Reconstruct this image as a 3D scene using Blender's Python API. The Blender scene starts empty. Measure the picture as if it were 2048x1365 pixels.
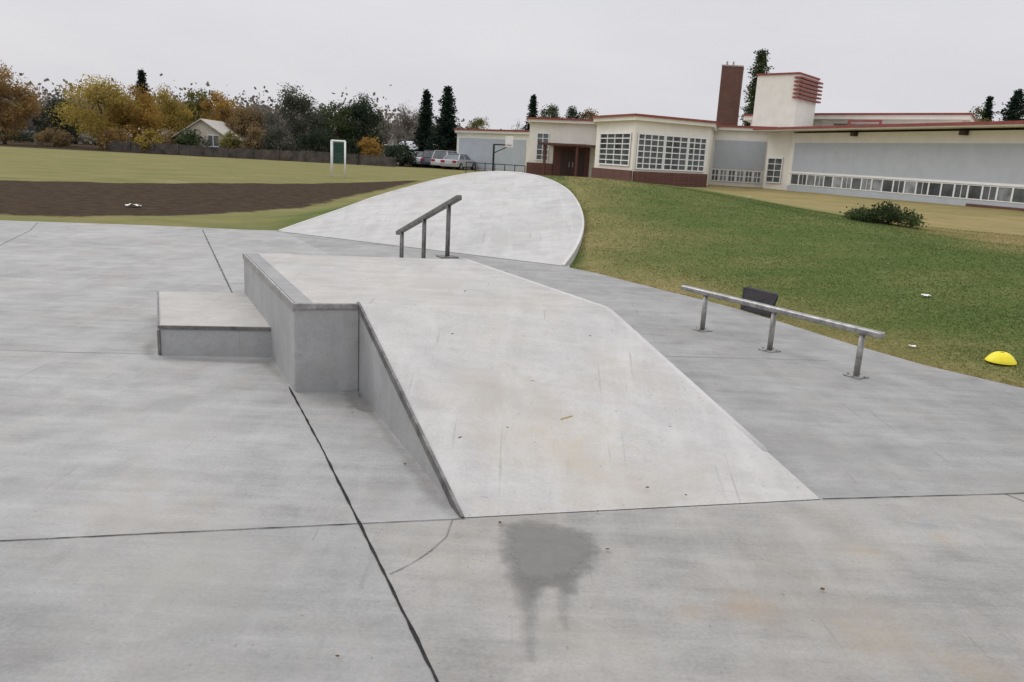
import bpy, math, random
import numpy as np
from mathutils import Vector, Matrix
random.seed(7); rng=np.random.default_rng(7)
col=bpy.context.scene.collection
# ------------------------------------------------ camera geometry
FPX=1593.0; H=1.7; TH=math.atan(374.5*math.cos(math.radians(3))/FPX); RO=math.radians(3.0)
Fw=Vector((0,math.cos(TH),-math.sin(TH))); R0=Vector((1,0,0)); U0=Vector((0,math.sin(TH),math.cos(TH)))
Rt=R0*math.cos(RO)+U0*math.sin(RO); Up=-R0*math.sin(RO)+U0*math.cos(RO)
EYE=Vector((0,0,H))
def ray(px,py): return Fw*FPX+Rt*(px-1024)-Up*(py-682.5)
def P(px,py,z=0.0):
    d=ray(px,py); return EYE+d*((z-H)/d.z)
def at(px,py,D):
    d=ray(px,py); return EYE+d*(D/d.y)
def g2(px,D,py=340):
    p=at(px,py,D); return Vector((p.x,p.y))
# ------------------------------------------------ materials
def newmat(name):
    m=bpy.data.materials.new(name); m.use_nodes=True; nt=m.node_tree; nt.nodes.clear()
    out=nt.nodes.new('ShaderNodeOutputMaterial'); b=nt.nodes.new('ShaderNodeBsdfPrincipled')
    nt.links.new(b.outputs[0],out.inputs[0]); return m,nt,b
def N(nt,t,**k):
    n=nt.nodes.new(t)
    for a,v in k.items(): setattr(n,a,v)
    return n
def L(nt,a,b): nt.links.new(a,b)
def mth(nt,op,a,b=None,c=None,clamp=False):
    n=N(nt,'ShaderNodeMath',operation=op); n.use_clamp=clamp
    for i,v in enumerate((a,b,c)):
        if v is None: continue
        if isinstance(v,(int,float)): n.inputs[i].default_value=v
        else: L(nt,v,n.inputs[i])
    return n.outputs[0]
def mixc(nt,f,a,b,mode='MIX'):
    n=N(nt,'ShaderNodeMix',data_type='RGBA',blend_type=mode)
    for s,v in ((n.inputs[0],f),(n.inputs[6],a),(n.inputs[7],b)):
        if isinstance(v,(int,float)): s.default_value=v
        elif isinstance(v,tuple): s.default_value=(*v[:3],1)
        else: L(nt,v,s)
    return n.outputs[2]
def noise(nt,vec,scale,detail=4,rough=.55,sc=None,dist=0):
    if sc:
        mp=N(nt,'ShaderNodeMapping'); mp.inputs['Scale'].default_value=sc[:3]
        if len(sc)>3: mp.inputs['Rotation'].default_value=(0,0,sc[3])
        L(nt,vec,mp.inputs[0]); vec=mp.outputs[0]
    n=N(nt,'ShaderNodeTexNoise'); n.inputs['Scale'].default_value=scale; n.inputs['Detail'].default_value=detail
    n.inputs['Roughness'].default_value=rough; n.inputs['Distortion'].default_value=dist
    L(nt,vec,n.inputs['Vector']); return n.outputs[0]
def mr(nt,v,a,b,c=0,d=1):
    n=N(nt,'ShaderNodeMapRange'); n.inputs[1].default_value=a;n.inputs[2].default_value=b;n.inputs[3].default_value=c;n.inputs[4].default_value=d
    L(nt,v,n.inputs[0]); return n.outputs[0]
def geo(nt): return N(nt,'ShaderNodeNewGeometry').outputs['Position']
def attr(nt,name): return N(nt,'ShaderNodeAttribute',attribute_name=name).outputs['Fac']
def bump(nt,b,h,st,dist=.01):
    n=N(nt,'ShaderNodeBump'); n.inputs['Strength'].default_value=st; n.inputs['Distance'].default_value=dist
    L(nt,h,n.inputs['Height']); L(nt,n.outputs[0],b.inputs['Normal'])
def concrete(name,base,var=.16,stain=(.36,.3,.2),stainamt=.35,rough=.8,zones=None,blots=(),scuff=.3,spec=60):
    m,nt,b=newmat(name); p=geo(nt)
    big=noise(nt,p,.6,5,.6); mid=noise(nt,p,3.5,6,.68); fine=noise(nt,p,spec,3,.6)
    st=noise(nt,p,1.6,6,.7,sc=(.5,4.0,1,-.1)); st2=noise(nt,p,1.0,4,.6,sc=(5,.7,1,.4))
    lo=tuple(c*(1-var*1.3) for c in base); hi=tuple(min(1,c*(1+var)) for c in base)
    f=mth(nt,'ADD',mth(nt,'MULTIPLY',big,.3),mth(nt,'MULTIPLY',mid,.28)); f=mth(nt,'ADD',f,mth(nt,'MULTIPLY',st,.26)); f=mth(nt,'ADD',f,mth(nt,'MULTIPLY',fine,.16))
    f=mr(nt,f,.41,.59); c=mixc(nt,f,lo,hi)
    sm=mr(nt,noise(nt,p,1.1,6,.7),.48,.68,0,stainamt); c=mixc(nt,sm,c,stain)
    rs=mr(nt,noise(nt,p,2.3,5,.75,sc=(1.3,.8,1,.8)),.60,.74,0,stainamt*.6); c=mixc(nt,rs,c,(stain[0]*.95,stain[1]*.86,stain[2]*.74))
    dk=mr(nt,noise(nt,p,7,7,.78),.54,.70,0,.38); c=mixc(nt,dk,c,tuple(x*.62 for x in base))
    wt=mr(nt,st2,.50,.70,0,.35); c=mixc(nt,wt,c,tuple(min(.8,x*1.22) for x in base))
    cl=mr(nt,noise(nt,p,2.6,6,.72,dist=.6),.48,.62,0,.28); c=mixc(nt,cl,c,tuple(x*.70 for x in base))
    for k,(r_,sx) in enumerate(((.42,14),(-.3,18),(.1,16))):
        ln=mr(nt,noise(nt,p,1.5,2,.5,sc=(sx,.5,1,r_+k)),.68,.73,0,scuff); msk=mr(nt,noise(nt,p,1.7+k,3,.6),.47,.6,0,1); c=mixc(nt,mth(nt,'MULTIPLY',ln,msk),c,tuple(x*.5 for x in base))
    sp=mr(nt,noise(nt,p,34,2,.5),.69,.75,0,.5); c=mixc(nt,sp,c,tuple(x*.5 for x in base))
    for (ct,rad,bc,amt) in blots:
        d=N(nt,'ShaderNodeVectorMath',operation='DISTANCE'); L(nt,p,d.inputs[0]); d.inputs[1].default_value=ct
        dd=mth(nt,'ADD',mth(nt,'DIVIDE',d.outputs['Value'],rad),mth(nt,'MULTIPLY',mth(nt,'SUBTRACT',mid,.5),3.8)); c=mixc(nt,mr(nt,dd,.0,1.3,amt,0),c,bc)
    if zones:
        for (pt,n,pt2,n2,mul) in zones:
            def side(q,nn):
                d=N(nt,'ShaderNodeVectorMath',operation='DOT_PRODUCT'); L(nt,p,d.inputs[0]); d.inputs[1].default_value=(nn.x,nn.y,0)
                return mth(nt,'GREATER_THAN',d.outputs['Value'],q.x*nn.x+q.y*nn.y)
            mk=mth(nt,'MULTIPLY',side(pt,n),side(pt2,n2))
            c=mixc(nt,mk,c,mixc(nt,1.0,c,mul,'MULTIPLY'))
    L(nt,c,b.inputs['Base Color']); b.inputs['Roughness'].default_value=rough; b.inputs['Specular IOR Level'].default_value=.3
    bump(nt,b,mth(nt,'ADD',fine,mth(nt,'MULTIPLY',mid,1.5)),.35,.008); return m
def plain(name,c,rough=.6,metal=0,var=.12,scale=6,bmp=0,spec=.4):
    m,nt,b=newmat(name); p=geo(nt); n=noise(nt,p,scale,5,.65)
    L(nt,mixc(nt,mr(nt,n,.35,.65),tuple(x*(1-var) for x in c),tuple(min(1,x*(1+var)) for x in c)),b.inputs['Base Color'])
    b.inputs['Roughness'].default_value=rough; b.inputs['Metallic'].default_value=metal; b.inputs['Specular IOR Level'].default_value=spec
    if bmp: bump(nt,b,n,bmp)
    return m
def brick(name,c1,c2,mortar):
    m,nt,b=newmat(name); mp=N(nt,'ShaderNodeMapping'); L(nt,geo(nt),mp.inputs[0])
    s=N(nt,'ShaderNodeSeparateXYZ'); L(nt,mp.outputs[0],s.inputs[0]); cb=N(nt,'ShaderNodeCombineXYZ')
    L(nt,mth(nt,'SUBTRACT',s.outputs[0],s.outputs[1]),cb.inputs[0]); L(nt,s.outputs[2],cb.inputs[1])
    t=N(nt,'ShaderNodeTexBrick'); L(nt,cb.outputs[0],t.inputs[0]); t.inputs['Scale'].default_value=2.2
    t.inputs['Color1'].default_value=(*c1,1); t.inputs['Color2'].default_value=(*c2,1); t.inputs['Mortar'].default_value=(*mortar,1)
    n=noise(nt,geo(nt),1.2,4); L(nt,mixc(nt,mr(nt,n,.3,.7,0,.5),t.outputs[0],tuple(x*.6 for x in c1)),b.inputs['Base Color']); b.inputs['Roughness'].default_value=.85
    return m
def leafmat(name,c1,c2,c3,tl=.3):
    m,nt,b=newmat(name); r=N(nt,'ShaderNodeValToRGB'); e=r.color_ramp.elements
    e[0].position=.1; e[0].color=(*c1,1); e[1].position=.9; e[1].color=(*c3,1); x=e.new(.5); x.color=(*c2,1)
    L(nt,attr(nt,'shade'),r.inputs[0]); L(nt,r.outputs[0],b.inputs['Base Color']); b.inputs['Roughness'].default_value=.85; b.inputs['Specular IOR Level'].default_value=.05
    tr=N(nt,'ShaderNodeBsdfTranslucent'); L(nt,r.outputs[0],tr.inputs[0]); mx=N(nt,'ShaderNodeMixShader'); mx.inputs[0].default_value=tl
    L(nt,b.outputs[0],mx.inputs[1]); L(nt,tr.outputs[0],mx.inputs[2]); L(nt,mx.outputs[0],[n for n in nt.nodes if n.type=='OUTPUT_MATERIAL'][0].inputs[0]); return m
# ------------------------------------------------ mesh builder
ROOT={}
def tag(o,label=None,cat=None,group=None,kind=None):
    for k,v in (('label',label),('category',cat),('group',group),('kind',kind)):
        if v: o[k]=v
    return o
def empty(name,loc,label,cat,group=None):
    o=bpy.data.objects.new(name,None); col.objects.link(o); o.location=loc; o.empty_display_size=.2; ROOT[o.name]=Vector(loc); tag(o,label,cat,group); return o
class MB:
    def __init__(s): s.v=[]; s.f=[]; s.mi=[]; s.M=None
    def add(s,vs,fs,mi=0):
        b=len(s.v); s.v+= [ (s.M@Vector(v)) if s.M else Vector(v) for v in vs]
        for f in fs: s.f.append([b+i for i in f]); s.mi.append(mi)
    def hexa(s,c,mi=0): s.add(c,[(3,2,1,0),(4,5,6,7),(0,1,5,4),(1,2,6,5),(2,3,7,6),(3,0,4,7)],mi)
    def box(s,a,b,mi=0):
        x0,y0,z0=a;x1,y1,z1=b
        s.hexa([(x0,y0,z0),(x1,y0,z0),(x1,y1,z0),(x0,y1,z0),(x0,y0,z1),(x1,y0,z1),(x1,y1,z1),(x0,y1,z1)],mi)
    def prism(s,poly,z0,z1,mi=0,mitop=None):
        n=len(poly); ar=sum(poly[i][0]*poly[(i+1)%n][1]-poly[(i+1)%n][0]*poly[i][1] for i in range(n))
        if ar<0: poly=poly[::-1]
        vs=[(p[0],p[1],z0) for p in poly]+[(p[0],p[1],z1) for p in poly]
        s.add(vs,[(i,(i+1)%n,n+(i+1)%n,n+i) for i in range(n)]+[tuple(range(n-1,-1,-1))],mi)
        s.f.append([len(s.v)-n+i for i in range(n)]); s.mi.append(mi if mitop is None else mitop)
    def tube(s,pts,rad,n=8,mi=0,cap=True):
        pts=[Vector(p) for p in pts]; vs=[]
        for i,p in enumerate(pts):
            d=(pts[min(i+1,len(pts)-1)]-pts[max(i-1,0)]).normalized()
            a=d.orthogonal().normalized() if abs(d.z)>.9 else d.cross(Vector((0,0,1))).normalized(); c=d.cross(a)
            r=rad[i] if isinstance(rad,(list,tuple)) else rad
            for k in range(n):
                t=2*math.pi*k/n; vs.append(p+(a*math.cos(t)+c*math.sin(t))*r)
        fs=[(i*n+k,i*n+(k+1)%n,(i+1)*n+(k+1)%n,(i+1)*n+k) for i in range(len(pts)-1) for k in range(n)]
        if cap: fs+=[tuple(range(n-1,-1,-1)),tuple((len(pts)-1)*n+k for k in range(n))]
        s.add(vs,fs,mi)
    def bar(s,a,b,w,h,mi=0):
        a=Vector(a);b=Vector(b);d=(b-a).normalized(); sd=d.cross(Vector((0,0,1)))
        sd=sd.normalized() if sd.length>1e-4 else Vector((1,0,0)); u=sd.cross(d).normalized()
        s.hexa([a-sd*w/2-u*h/2,a+sd*w/2-u*h/2,b+sd*w/2-u*h/2,b-sd*w/2-u*h/2,a-sd*w/2+u*h/2,a+sd*w/2+u*h/2,b+sd*w/2+u*h/2,b-sd*w/2+u*h/2],mi)
    def build(s,name,mat,parent=None,smooth=False,bevel=0,seg=2):
        off=ROOT.get(parent.name,Vector()) if parent else Vector()
        me=bpy.data.meshes.new(name); me.from_pydata([tuple(v-off) for v in s.v],[],s.f)
        mats=mat if isinstance(mat,(list,tuple)) else [mat]
        for m in mats: me.materials.append(m)
        me.polygons.foreach_set('material_index',s.mi)
        if smooth: me.polygons.foreach_set('use_smooth',[True]*len(me.polygons))
        me.update(); o=bpy.data.objects.new(name,me); col.objects.link(o)
        if parent: o.parent=parent; ROOT[o.name]=off
        if bevel:
            bv=o.modifiers.new('b','BEVEL'); bv.width=bevel; bv.segments=seg; bv.limit_method='ANGLE'; bv.angle_limit=math.radians(35)
        return o
def fast(name,V,nper,mat,parent=None,shade=None):
    off=ROOT.get(parent.name,Vector()) if parent else Vector()
    V=np.asarray(V,dtype=np.float32).reshape(-1,3)-np.array(off,dtype=np.float32); n=len(V)//nper
    me=bpy.data.meshes.new(name); me.vertices.add(len(V)); me.vertices.foreach_set('co',V.ravel())
    me.loops.add(len(V)); me.loops.foreach_set('vertex_index',np.arange(len(V),dtype=np.int32))
    me.polygons.add(n); me.polygons.foreach_set('loop_start',np.arange(0,len(V),nper,dtype=np.int32))
    me.update(calc_edges=True); me.materials.append(mat)
    if shade is not None:
        a=me.attributes.new('shade','FLOAT','POINT'); a.data.foreach_set('value',np.repeat(shade.astype(np.float32),nper))
    o=bpy.data.objects.new(name,me); col.objects.link(o)
    if parent: o.parent=parent
    return o
def leafquads(C,S,asp=.7,up=None):
    n=len(C); a=rng.normal(size=(n,3)); 
    if up is not None: a[:,2]*=up
    a/=np.linalg.norm(a,axis=1)[:,None]; b=np.cross(a,rng.normal(size=(n,3))); b/=np.linalg.norm(b,axis=1)[:,None]
    if up is not None and up<.3: b=np.cross(a,np.array([0,0,1.0])+rng.normal(size=(n,3))*.2); b/=np.linalg.norm(b,axis=1)[:,None]
    a*=S[:,None]*.5; b*=S[:,None]*.5*asp
    return np.stack([C-a,C-b*1.0,C+a,C+b*1.0],axis=1)
# ------------------------------------------------ key points
HB=.63
def xy(p): return np.array([p.x,p.y])
A=P(553,463,0); B=P(1128,533,0); T=P(1010,344,1.28)
pn=(B-A).cross(T-A).normalized()
if pn.z<0: pn=-pn
def onplane(px,py):
    d=ray(px,py); return EYE+d*((A-EYE).dot(pn)/d.dot(pn))
def planez(x,y): return A.z-((x-A.x)*pn.x+(y-A.y)*pn.y)/pn.z
rimpx=[(1128,533),(1150,503),(1165,470),(1168,440),(1158,408),(1136,380),(1100,360),(1060,349),(1010,344),(950,346),(890,356),(830,371),(750,394),(680,419),(610,443),(553,463)]
def cr(pts,k=5):
    out=[]; n=len(pts)
    for i in range(n-1):
        p0=pts[max(i-1,0)];p1=pts[i];p2=pts[i+1];p3=pts[min(i+2,n-1)]
        for j in range(k):
            t=j/k; out.append(tuple(.5*((2*p1[q])+(-p0[q]+p2[q])*t+(2*p0[q]-5*p1[q]+4*p2[q]-p3[q])*t*t+(-p0[q]+3*p1[q]-3*p2[q]+p3[q])*t**3) for q in range(2)))
    out.append(pts[-1]); return out
rim=[onplane(*p) for p in cr(rimpx)]
chn=Vector((-(B-A).y,(B-A).x,0)).normalized()
if chn.dot(T-A)<0: chn=-chn
edge_right=[(1140,536),(1190,546),(1245,560),(1360,589),(1460,614),(1560,644),(1700,688),(1850,731),(2048,777),(2500,893)]
slab=[Vector((-24,13.2,0)),P(-600,432),P(-250,436),P(0,441),P(300,451),P(500,460),A+chn*.2,B+chn*.2]+[P(*q) for q in edge_right]+[Vector((7.5,0,0)),Vector((10,-9,0)),Vector((-24,-9,0))]
slabxy=np.array([xy(p) for p in slab]); discxy=np.array([xy(p) for p in rim])
def sdist(pts,poly):
    x=pts[:,0];y=pts[:,1]; n=len(poly); dmin=np.full(len(pts),1e9); ins=np.zeros(len(pts),bool)
    for i in range(n):
        a=poly[i];b=poly[(i+1)%n]; e=b-a; w=pts-a; t=np.clip((w@e)/(e@e+1e-12),0,1)
        d=np.hypot(w[:,0]-t*e[0],w[:,1]-t*e[1]); dmin=np.minimum(dmin,d)
        c=((a[1]>y)!=(b[1]>y)); 
        with np.errstate(divide='ignore',invalid='ignore'):
            xi=(b[0]-a[0])*(y-a[1])/(b[1]-a[1]+1e-15)+a[0]
        ins^=(c&(x<xi))
    return np.where(ins,-dmin,dmin)
def ss(x,a,b):
    t=np.clip((x-a)/(b-a),0,1); return t*t*(3-2*t)
# ------------------------------------------------ terrain
ctl=[]
for p in slab: ctl.append((p.x,p.y,0.0))
for i in range(3,len(rim)-3,5):
    p=rim[i]; ctl.append((p.x,p.y,p.z-.05))
crest=[(1140,364,1.18),(1250,368,1.0),(1380,378,.85),(1540,403,.7),(1690,432,.6),(1860,462,.55),(2048,492,.5),(2400,562,.45)]
for c in crest:
    p=P(*c); ctl.append(tuple(p))
for px,D,z in [(1100,45,.15),(1300,46,.15),(1600,38,.2),(1800,30,.22),(2048,25,.28),(2350,20,.3),(1100,60,.1),(1500,58,.15),(2048,40,.25),(1000,34,.15),(1050,26,.5)]:
    q=g2(px,D,360); ctl.append((q.x,q.y,z))
for i in range(len(rim)-30,len(rim)-8,6):
    p=rim[i]; ctl.append((p.x-1.6,p.y+1.2,max(0,p.z*.3)))
for x,y in [(-18,16),(-12,17),(-8,19),(-18,26),(-10,26),(-5.5,26),(-14,36),(-6,38),(-30,50),(-12,52),(-2,50),(-40,75),(-15,75),(0,78),(-5,6),(0,3),(4,3),(-14,3),(-40,0),(-60,30),(80,-20),(0,-30),(-300,-300),(300,-300),(300,300),(-300,300),(0,300),(-300,0),(60,20),(300,0),(70,80)]:
    ctl.append((x,y,0.0 if x<30 else .3))
ctl=np.array(ctl); n=len(ctl)
def U(r2): return np.where(r2>0,r2*np.log(np.maximum(r2,1e-12)),0)
K=U(((ctl[:,None,:2]-ctl[None,:,:2])**2).sum(-1))+np.eye(n)*1.0
Pm=np.hstack([np.ones((n,1)),ctl[:,:2]]); Am=np.block([[K,Pm],[Pm.T,np.zeros((3,3))]])
W=np.linalg.solve(Am,np.concatenate([ctl[:,2],np.zeros(3)])); NCTL=n
def hgt(pts):
    n=NCTL
    z=W[n]+W[n+1]*pts[:,0]+W[n+2]*pts[:,1]
    for i in range(n): z=z+W[i]*U(((pts-ctl[i,:2])**2).sum(1))
    z=np.clip(z,-.05,1.6); far=ss(np.hypot(pts[:,0],pts[:,1]),90,160); z=z*(1-far)+.05*far
    z=z+.02*np.sin(pts[:,0]*1.7+pts[:,1]*.9)*np.sin(pts[:,1]*1.3-.5)
    s=sdist(pts,slabxy); z=-.02+(z+.02)*ss(s,0,1.0); 
    dd=sdist(pts,discxy); pz=planez(pts[:,0],pts[:,1])
    lim=np.where(dd<0,-.13,np.where(dd<.3,-.07,9)); z=np.minimum(z,np.maximum(pz,-.02)+lim)
    z=np.where(s<=0,-.06,z)
    return z,s,dd
def gz(x,y): return float(hgt(np.array([[x,y]]))[0][0])
def graded(a,b,st,far,growth=1.16):
    mid=list(np.arange(a,b,st)); o=mid[-1]; s=st; r=[]
    while o<far: s*=growth; o+=s; r.append(o)
    o=a; s=st; l=[]
    while o>-far: s*=growth; o-=s; l.append(o)
    return np.array(l[::-1]+mid+r)
xs=graded(-18,22,.2,900); ys=graded(3,30,.2,900)
GX,GY=np.meshgrid(xs,ys); pts=np.stack([GX.ravel(),GY.ravel()],1); Z,S,DD=hgt(pts)
nx,ny=len(xs),len(ys)
me=bpy.data.meshes.new('ground'); V=np.column_stack([pts,Z]).astype(np.float32)
me.vertices.add(len(V)); me.vertices.foreach_set('co',V.ravel())
ii=(np.arange(ny-1)[:,None]*nx+np.arange(nx-1)[None,:]).ravel(); q=np.stack([ii,ii+1,ii+nx+1,ii+nx],1).astype(np.int32)
me.loops.add(q.size); me.loops.foreach_set('vertex_index',q.ravel()); me.polygons.add(len(q)); me.polygons.foreach_set('loop_start',np.arange(0,q.size,4,dtype=np.int32)); me.update(calc_edges=True)
me.polygons.foreach_set('use_smooth',[True]*len(me.polygons))
dirtpoly=np.array([xy(P(*c)) for c in [(-500,345),(-200,355),(0,362),(300,367),(600,367),(780,363),(850,361),(800,372),(700,394),(600,414),(430,433),(200,434),(0,430),(-300,420),(-700,400)]])
sd=sdist(pts,dirtpoly); farz=76+ .05*pts[:,0]; sd2=np.where(pts[:,0]<3,farz-pts[:,1],50); sdd=np.minimum(sd,sd2)
greenpoly=np.array([xy(P(*c)) for c in edge_right]+[xy(P(*c)) for c in crest[::-1]]+[xy(rim[k]) for k in range(30,0,-3)])
def dryness(pts,dd):
    sg=sdist(pts,greenpoly)
    dry=.08+.8*ss(sg,-2.2,1.0)
    dry=np.where(pts[:,0]<-1,.55,dry)
    near=ss(dd,0,2.5); return np.where((pts[:,0]<1)&(pts[:,1]<22),.38*near+.15,dry)
dry=dryness(pts,sdist(pts,discxy))
for nm,ar in (('dirt',sdd),('dry',dry)):
    a=me.attributes.new(nm,'FLOAT','POINT'); a.data.foreach_set('value',ar.astype(np.float32))
m,nt,b=newmat('ground_material'); p=geo(nt)
n1=noise(nt,p,.35,5,.65); n2=noise(nt,p,2.2,6,.7); n3=noise(nt,p,25,3,.7); n4=noise(nt,p,.7,5,.7,sc=(.5,1.6,1,.5))
dr=mth(nt,'ADD',attr(nt,'dry'),mth(nt,'MULTIPLY',mth(nt,'SUBTRACT',n2,.5),.5)); dr=mth(nt,'ADD',dr,mth(nt,'MULTIPLY',mth(nt,'SUBTRACT',n4,.5),1.3),clamp=True)
green=mixc(nt,mr(nt,n3,.35,.7),(.075,.108,.030),(.105,.142,.042)); tan=mixc(nt,mr(nt,n1,.35,.65),(.31,.235,.115),(.225,.195,.08))
c=mixc(nt,dr,green,tan)
c=mixc(nt,mr(nt,noise(nt,p,6,5,.75),.6,.78,0,.3),c,(.13,.095,.05))
dm=mth(nt,'SUBTRACT',mth(nt,'ADD',attr(nt,'dirt'),0),mth(nt,'MULTIPLY',mth(nt,'SUBTRACT',n2,.5),1.3)); dm=mr(nt,dm,-.15,.15,1,0)
dirtc=mixc(nt,mr(nt,noise(nt,p,3,6,.75),.35,.65),(.026,.017,.010),(.070,.047,.028)); c=mixc(nt,dm,c,dirtc)
L(nt,c,b.inputs['Base Color']); b.inputs['Roughness'].default_value=.95; b.inputs['Specular IOR Level'].default_value=.05
bump(nt,b,mth(nt,'ADD',n3,mth(nt,'MULTIPLY',noise(nt,p,7,5,.7),2)),.4,.03); me.materials.append(m)
go=bpy.data.objects.new('ground',me); col.objects.link(go); go['kind']='structure'
# ------------------------------------------------ slab and joints
J1a,J1b=P(875,1365),P(405,460); J2a,J2b=P(0,1083),P(2048,985)
Rtop=P(1215,617,HB); Rbot=P(1640,1000,0)
n2v=Vector((-(J2b-J2a).y,(J2b-J2a).x,0)).normalized(); n2v=n2v if n2v.y>0 else -n2v
rv=(Vector((Rtop.x,Rtop.y,0))-Rbot); nr=Vector((-rv.y,rv.x,0)).normalized(); nr=nr if nr.x>0 else -nr
j1=(J1b-J1a); n1v=Vector((-j1.y,j1.x,0)).normalized(); n1v=n1v if n1v.x>0 else -n1v
rust=(.36,.27,.18)
sb_=[(tuple(P(1500,1212)),.12,rust,.4),(tuple(P(1890,1076)),.08,rust,.45),(tuple(P(1720,1102)),.11,(.40,.34,.25),.35),(tuple(P(1760,1275)),.2,(.40,.34,.26),.35),(tuple(P(1380,1225)),.07,rust,.3),(tuple(P(1950,1340)),.12,rust,.3),(tuple(P(250,1010)),.3,(.38,.35,.30),.4),(tuple(P(370,1150)),.35,(.40,.39,.35),.4),(tuple(P(1850,1050)),.06,(.2,.24,.28),.35),(tuple(P(330,860)),.4,(.39,.38,.35),.4),(tuple(P(1650,900)),.4,(.26,.255,.24),.5)]
mslab=concrete('slab_concrete',(.325,.323,.313),.22,(.34,.31,.26),.38,zones=[(Rbot,nr,J2a,n2v,(.87,.875,.875)),(J1a,n1v,J2a,-n2v,(.94,.92,.885)),(J1a,-n1v,J2a,-n2v,(.93,.93,.925))],blots=sb_,scuff=.38)
rb_=[(tuple(P(1140,905,.13)),.34,(.47,.41,.30),.45),(tuple(P(1230,980,.05)),.28,(.44,.40,.33),.4),(tuple(P(1040,770,.4)),.35,(.39,.36,.31),.4),(tuple(P(1176,672,.56)),.06,(.36,.345,.32),.6),(tuple(P(900,670,.56)),.07,(.42,.36,.28),.5),(tuple(P(1015,855,.29)),.035,(.15,.14,.13),.8),(tuple(P(1345,852,.29)),.03,(.17,.16,.15),.7),(tuple(P(1350,960,.08)),.3,(.38,.36,.32),.4),(tuple(P(870,560,.63)),.35,(.40,.385,.345),.45)]
mlight=concrete('light_concrete',(.475,.465,.442),.13,(.42,.385,.32),.42,blots=rb_,scuff=.4)
mdeck=concrete('deck_concrete',(.435,.425,.402),.14,(.40,.365,.30),.45,blots=rb_[-1:],scuff=.4)  # deck toned darker than the ramp, painting in the shading break at the crest
mdisc=concrete('bank_concrete',(.455,.45,.435),.13,(.41,.385,.33),.4,scuff=.4)
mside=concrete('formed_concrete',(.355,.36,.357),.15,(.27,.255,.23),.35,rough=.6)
mcop=concrete('coping_concrete',(.27,.27,.265),.18,(.33,.31,.28),.5,rough=.6)
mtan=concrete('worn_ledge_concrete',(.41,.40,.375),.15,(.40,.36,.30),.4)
steel=plain('galvanized_steel',(.33,.325,.315),.45,.7,.35,14,.1)
steel_p=plain('plate_steel',(.30,.295,.28),.5,.5,.3,14,.1)
steel_d=plain('weathered_steel',(.17,.165,.155),.5,.5,.4,9,.1)
mj=plain('joint_dark_line',(.03,.03,.03),.95,0,.3,20,0,.1); mj2=plain('fine_joint_line',(.12,.12,.12),.95,0,.4,9,0,.1)  # near-black and grey colours of the flat pavement joint strips
mb=MB(); mb.prism([(p.x,p.y) for p in slab],-.12,0); tag(mb.build('pavement',mslab),kind='structure')
def strip(mb,pix,w,z=.003,mi=0):
    q=[P(*a) for a in pix]; out=[]
    for i in range(len(q)-1):
        a,b=q[i],q[i+1]; k=max(2,int((b-a).length/.06))
        for j in range(k): out.append(a.lerp(b,j/k))
    out.append(q[-1]); vs=[]
    for i,p0 in enumerate(out):
        d=(out[min(i+1,len(out)-1)]-out[max(i-1,0)]).normalized(); s=Vector((-d.y,d.x,0)); ww=w*(.6+.8*random.random())/2; wo=random.uniform(-.0015,.0015)
        vs+= [p0+s*(ww+wo)+Vector((0,0,z)),p0+s*(-ww+wo)+Vector((0,0,z))]
    mb.add(vs,[(2*i,2*i+1,2*i+3,2*i+2) for i in range(len(out)-1)],mi)
mb=MB()
strip(mb,[(960,1530),(875,1365),(725,1060),(640,890),(578,775)],.012); strip(mb,[(466,590),(405,460)],.02,.003,1)
for l_,w_ in (([(-250,1096),(0,1083),(920,1039)],.006),([(1645,999),(2010,989),(2300,975)],.006)): strip(mb,l_,w_,.0035)
for l_,w_ in (([(905,1040),(893,1075),(862,1103),(820,1130),(780,1150)],.003),([(-100,697),(120,705),(308,709)],.005),([(1330,713),(1660,722)],.005),([(-60,520),(60,462),(75,446)],.008),([(2010,989),(2070,1012)],.006),([(600,474),(792,494)],.008)): strip(mb,l_,w_,.0035,1)
tag(mb.build('pavement_joints',[mj,mj2]),kind='structure')
ZS=[.005]
def stain(name,polys,mat):
    ZS[0]+=.0012; z_=ZS[0]
    allp=np.vstack(polys); lo=allp.min(0)-.12; hi=allp.max(0)+.12; gx=np.arange(lo[0],hi[0],.012); gy=np.arange(lo[1],hi[1],.012)
    X,Y=np.meshgrid(gx,gy); pt=np.stack([X.ravel(),Y.ravel()],1); s=np.min([sdist(pt,p) for p in polys],axis=0)
    me=bpy.data.meshes.new(name); a,bn=len(gx),len(gy)
    me.from_pydata([(x,y,z_) for x,y in pt],[],[(j*a+i,j*a+i+1,(j+1)*a+i+1,(j+1)*a+i) for j in range(bn-1) for i in range(a-1)])
    at_=me.attributes.new('sd','FLOAT','POINT'); at_.data.foreach_set('value',s.astype(np.float32)); me.materials.append(mat)
    o=bpy.data.objects.new(name,me); col.objects.link(o); tag(o,kind='structure')
def stainmat(name,amp,e0,e1,amax,c1,c2,rough,nsc=14,sc=None):
    m,nt,b=newmat(name); p=geo(nt)
    s=mth(nt,'ADD',attr(nt,'sd'),mth(nt,'MULTIPLY',mth(nt,'SUBTRACT',noise(nt,p,nsc,7,.75,sc=sc),.5),amp)); al=mr(nt,s,e0,e1,amax,0)
    al=mth(nt,'MULTIPLY',al,mr(nt,noise(nt,p,9,5,.7),.3,.6,.8,1))
    L(nt,mixc(nt,noise(nt,p,12),c1,c2),b.inputs['Base Color']); b.inputs['Roughness'].default_value=rough; b.inputs['Specular IOR Level'].default_value=.3; L(nt,al,b.inputs['Alpha']); return m
def wp(l): return np.array([xy(P(*c)) for c in l])
m=stainmat('wet_concrete',.16,-.06,.03,.85,(.175,.17,.16),(.21,.205,.19),.6)
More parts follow.
